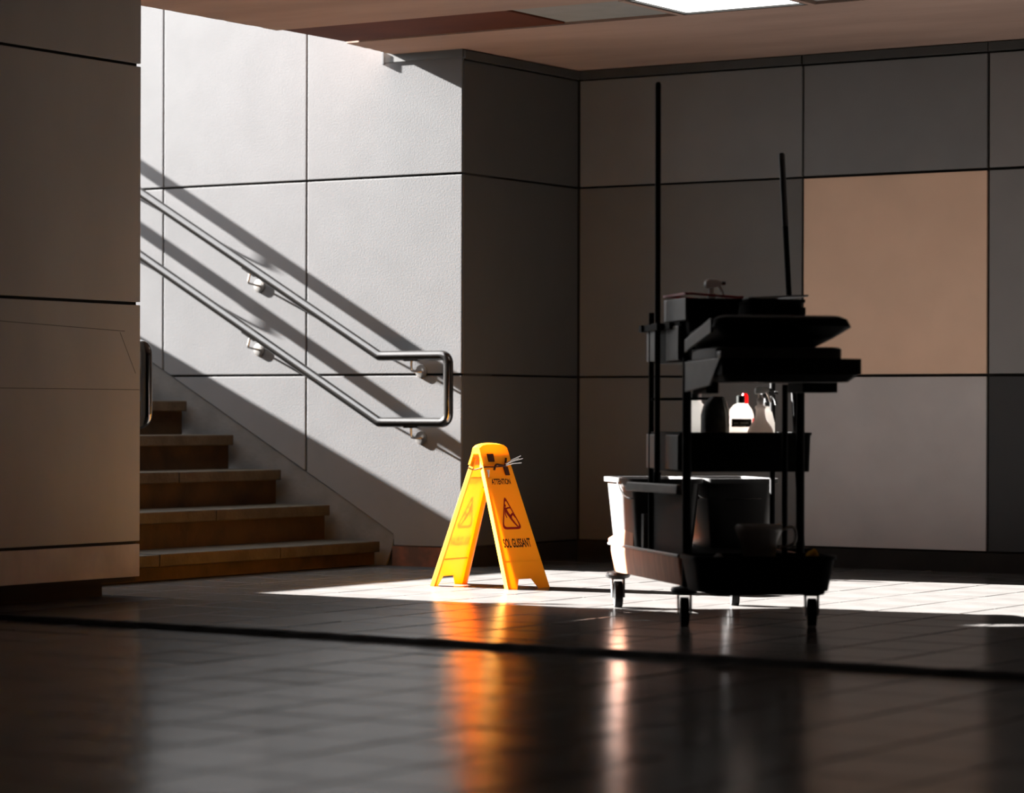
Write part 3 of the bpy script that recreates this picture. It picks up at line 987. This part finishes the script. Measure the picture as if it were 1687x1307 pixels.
# spray bottle standing in the red-rimmed tub
e = at_cart('spray_bottle', 0.81, 0.145, 0.9715, 0.0)
obj('bottle_body', lathe(bmesh.new(), [(0.032, 0), (0.036, 0.006), (0.036, 0.12), (0.031, 0.165), (0.017, 0.205), (0.0125, 0.212), (0.0125, 0.222)], 20), 'milky', e, smooth=40)
trigger_head(e, 0.2185, 1.25)
tag(e, 'white trigger spray bottle poking out of the red rimmed tub', 'spray bottle')

ZS = 0.5635
# white jug
e = at_cart('cleaner_jug', 0.495, 0.178, ZS)
bm = bmesh.new()
loft(bm, [lp(-0.028, 0.028, -0.04, 0.04, 0.014, 0), lp(-0.032, 0.032, -0.043, 0.043, 0.016, 0.008), lp(-0.032, 0.032, -0.043, 0.043, 0.016, 0.205),
          lp(-0.027, 0.027, -0.034, 0.034, 0.018, 0.232), lp(-0.02, 0.02, -0.02, 0.02, 0.0195, 0.248), lp(-0.018, 0.018, -0.018, 0.018, 0.0175, 0.262)])
obj('jug_body', bm, 'white', e, smooth=40)
obj('cap', lathe(bmesh.new(), [(0.020, 0.256), (0.021, 0.26), (0.021, 0.282), (0.018, 0.285)], 18), 'charcoal', e, smooth=40)
obj('handle', tube(bmesh.new(), rounded([(0.028, 0.02, 0.21), (0.042, 0.03, 0.20), (0.042, 0.032, 0.10), (0.028, 0.025, 0.06)], 0.015, 4), 0.006, 10), 'white', e, smooth=50)
tag(e, 'sunlit white cleaner jug, leftmost on the middle shelf', 'jug')
# grey canister with white ridged strap
e = at_cart('grey_canister', 0.605, 0.213, ZS)
bm = bmesh.new()
loft(bm, [lp(-0.04, 0.04, -0.04, 0.04, 0.02, 0), lp(-0.042, 0.042, -0.042, 0.042, 0.022, 0.01), lp(-0.042, 0.042, -0.042, 0.042, 0.022, 0.20),
          lp(-0.034, 0.034, -0.034, 0.038, 0.02, 0.235), lp(-0.030, 0.03, -0.012, 0.038, 0.012, 0.262), lp(-0.024, 0.024, -0.004, 0.034, 0.01, 0.27)])
obj('canister_body', bm, 'cloth', e, smooth=40)
bm = bmesh.new()
loops = []
for k in range(19):
    z = 0.005 + k * 0.0143
    y = 0.046 - max(0, z - 0.215) * 0.35
    r = 0.0075 + 0.0018 * (k % 2)
    loops.append(lp(-0.012, 0.040, y - 0.004, y + r - 0.001, 0.0034, z, 2))
loft(bm, loops)
obj('strap', bm, 'white', e)
tag(e, 'grey canister with a ridged white strap, between jug and round bottle', 'canister')
# round-shouldered bottle with black label
e = at_cart('round_bottle', 0.605, 0.322, ZS)
obj('bottle_body', lathe(bmesh.new(), [(0.045, 0), (0.051, 0.006), (0.051, 0.175), (0.049, 0.20), (0.042, 0.222), (0.028, 0.238), (0.014, 0.243), (0.014, 0.252)], 28, sx=0.7), 'milky', e, smooth=40)
obj('cap', lathe(bmesh.new(), [(0.0155, 0.245), (0.0155, 0.272), (0.013, 0.274)], 18, 0, -0.0), 'label_black', e, smooth=40)


def wrap(bm, r, a0, a1, z0, z1, sx=0.7, n=12, t=0.0008):
    A, B = [], []
    for k in range(n + 1):
        a = math.radians(a0 + (a1 - a0) * k / n)
        for z, lst in ((z0, A), (z1, B)):
            lst.append(bm.verts.new((sx * (r + t) * math.cos(a), (r + t) * math.sin(a), z)))
    for k in range(n):
        bm.faces.new((A[k], A[k + 1], B[k + 1], B[k]))
    return bm


obj('label', wrap(bmesh.new(), 0.051, -55, 42, 0.155, 0.186), 'label_black', e)
for a0, a1, z0, z1 in ((-42, -22, 0.168, 0.171), (-14, 22, 0.168, 0.172), (-40, 10, 0.160, 0.1615)):
    obj('label_line', wrap(bmesh.new(), 0.0512, a0, a1, z0, z1, t=0.0014, n=8), 'label_white', e)
obj('label_mark', wrap(bmesh.new(), 0.051, 46, 80, 0.155, 0.188), 'label_red', e)
tag(e, 'milky round-shouldered bottle with a black and red label on the middle shelf', 'bottle')
# red-capped bottle behind
e = at_cart('red_cap_bottle', 0.515, 0.365, ZS)
obj('bottle_body', lathe(bmesh.new(), [(0.03, 0), (0.033, 0.005), (0.033, 0.19), (0.024, 0.225), (0.012, 0.24), (0.012, 0.25)], 22), 'milky', e, smooth=40)
obj('cap', lathe(bmesh.new(), [(0.0135, 0.243), (0.0135, 0.27), (0.009, 0.282)], 18), 'red_cap', e, smooth=40)
tag(e, 'bottle with a bright red cap behind the round-shouldered bottle', 'bottle')
# conical spray bottle
e = at_cart('spray_bottle', 0.69, 0.373, ZS, 0.0)
obj('bottle_body', lathe(bmesh.new(), [(0.048, 0), (0.051, 0.006), (0.050, 0.135), (0.043, 0.155), (0.022, 0.182), (0.0175, 0.205), (0.0175, 0.222), (0.0215, 0.227), (0.018, 0.235), (0.0125, 0.236), (0.0125, 0.246)], 22, sx=0.75), 'milky', e, smooth=40)
trigger_head(e, 0.2425, 1.05)
tag(e, 'milky trigger spray bottle with conical shoulders, right end of the middle shelf', 'spray bottle')
e = at_cart('grey_spray_bottle', 0.535, 0.444, ZS, 0.0)
obj('bottle_body', lathe(bmesh.new(), [(0.030, 0), (0.033, 0.006), (0.033, 0.17), (0.022, 0.21), (0.0125, 0.222), (0.0125, 0.236)], 22), 'smoky', e, smooth=40)
trigger_head(e, 0.2325, 1.05, 0.0, 'charcoal')
tag(e, 'dark grey trigger spray bottle behind the conical spray bottle', 'spray bottle')

# things in the low front tray
e = at_cart('plastic_bowl', 1.13, 0.232, 0.1442)
obj('bowl_body', lathe(bmesh.new(), [(0.055, 0), (0.058, 0.004), (0.060, 0.10), (0.064, 0.155), (0.083, 0.20), (0.086, 0.215), (0.080, 0.226), (0.074, 0.226), (0.076, 0.205), (0.058, 0.155), (0.053, 0.01), (0.01, 0.006)], 28), 'smoky', e, smooth=50)
obj('handle', tube(bmesh.new(), rounded([(0.02, 0.078, 0.205), (0.03, 0.125, 0.225), (0.03, 0.135, 0.16), (0.02, 0.075, 0.14)], 0.03, 6), 0.0055, 10), 'smoky', e, smooth=60)
tag(e, 'smoky plastic jug bowl with a loop handle in the low front tray', 'bowl')


def crumpled(name, l, w, z, rx, ry, h, m, label, seed):
    rnd = random.Random(seed)
    e = at_cart(name, l, w, z)
    bm = bmesh.new()
    bmesh.ops.create_icosphere(bm, subdivisions=3, radius=1.0)
    ph = [(rnd.uniform(2, 6), rnd.uniform(0, 6), Vector((rnd.uniform(-1, 1), rnd.uniform(-1, 1), rnd.uniform(-1, 1)))) for _ in range(6)]
    for v in bm.verts:
        k = 1 + sum(0.09 * math.sin(f * v.co.dot(d) + p) for f, p, d in ph)
        c = v.co * k
        v.co = (c.x * rx, c.y * ry, max(0.0, (c.z * 0.5 + 0.42)) * h)
    obj('fold', bm, m, e, smooth=60)
    tag(e, label, 'cloth')


crumpled('cleaning_cloth', 1.15, 0.425, 0.1442, 0.05, 0.03, 0.17, 'yellow_cloth', 'crumpled yellow cloth at the right end of the low front tray', 3)
crumpled('cleaning_cloth', 1.13, 0.075, 0.1442, 0.06, 0.045, 0.125, 'cloth', 'crumpled grey cloth at the left end of the low front tray', 5)
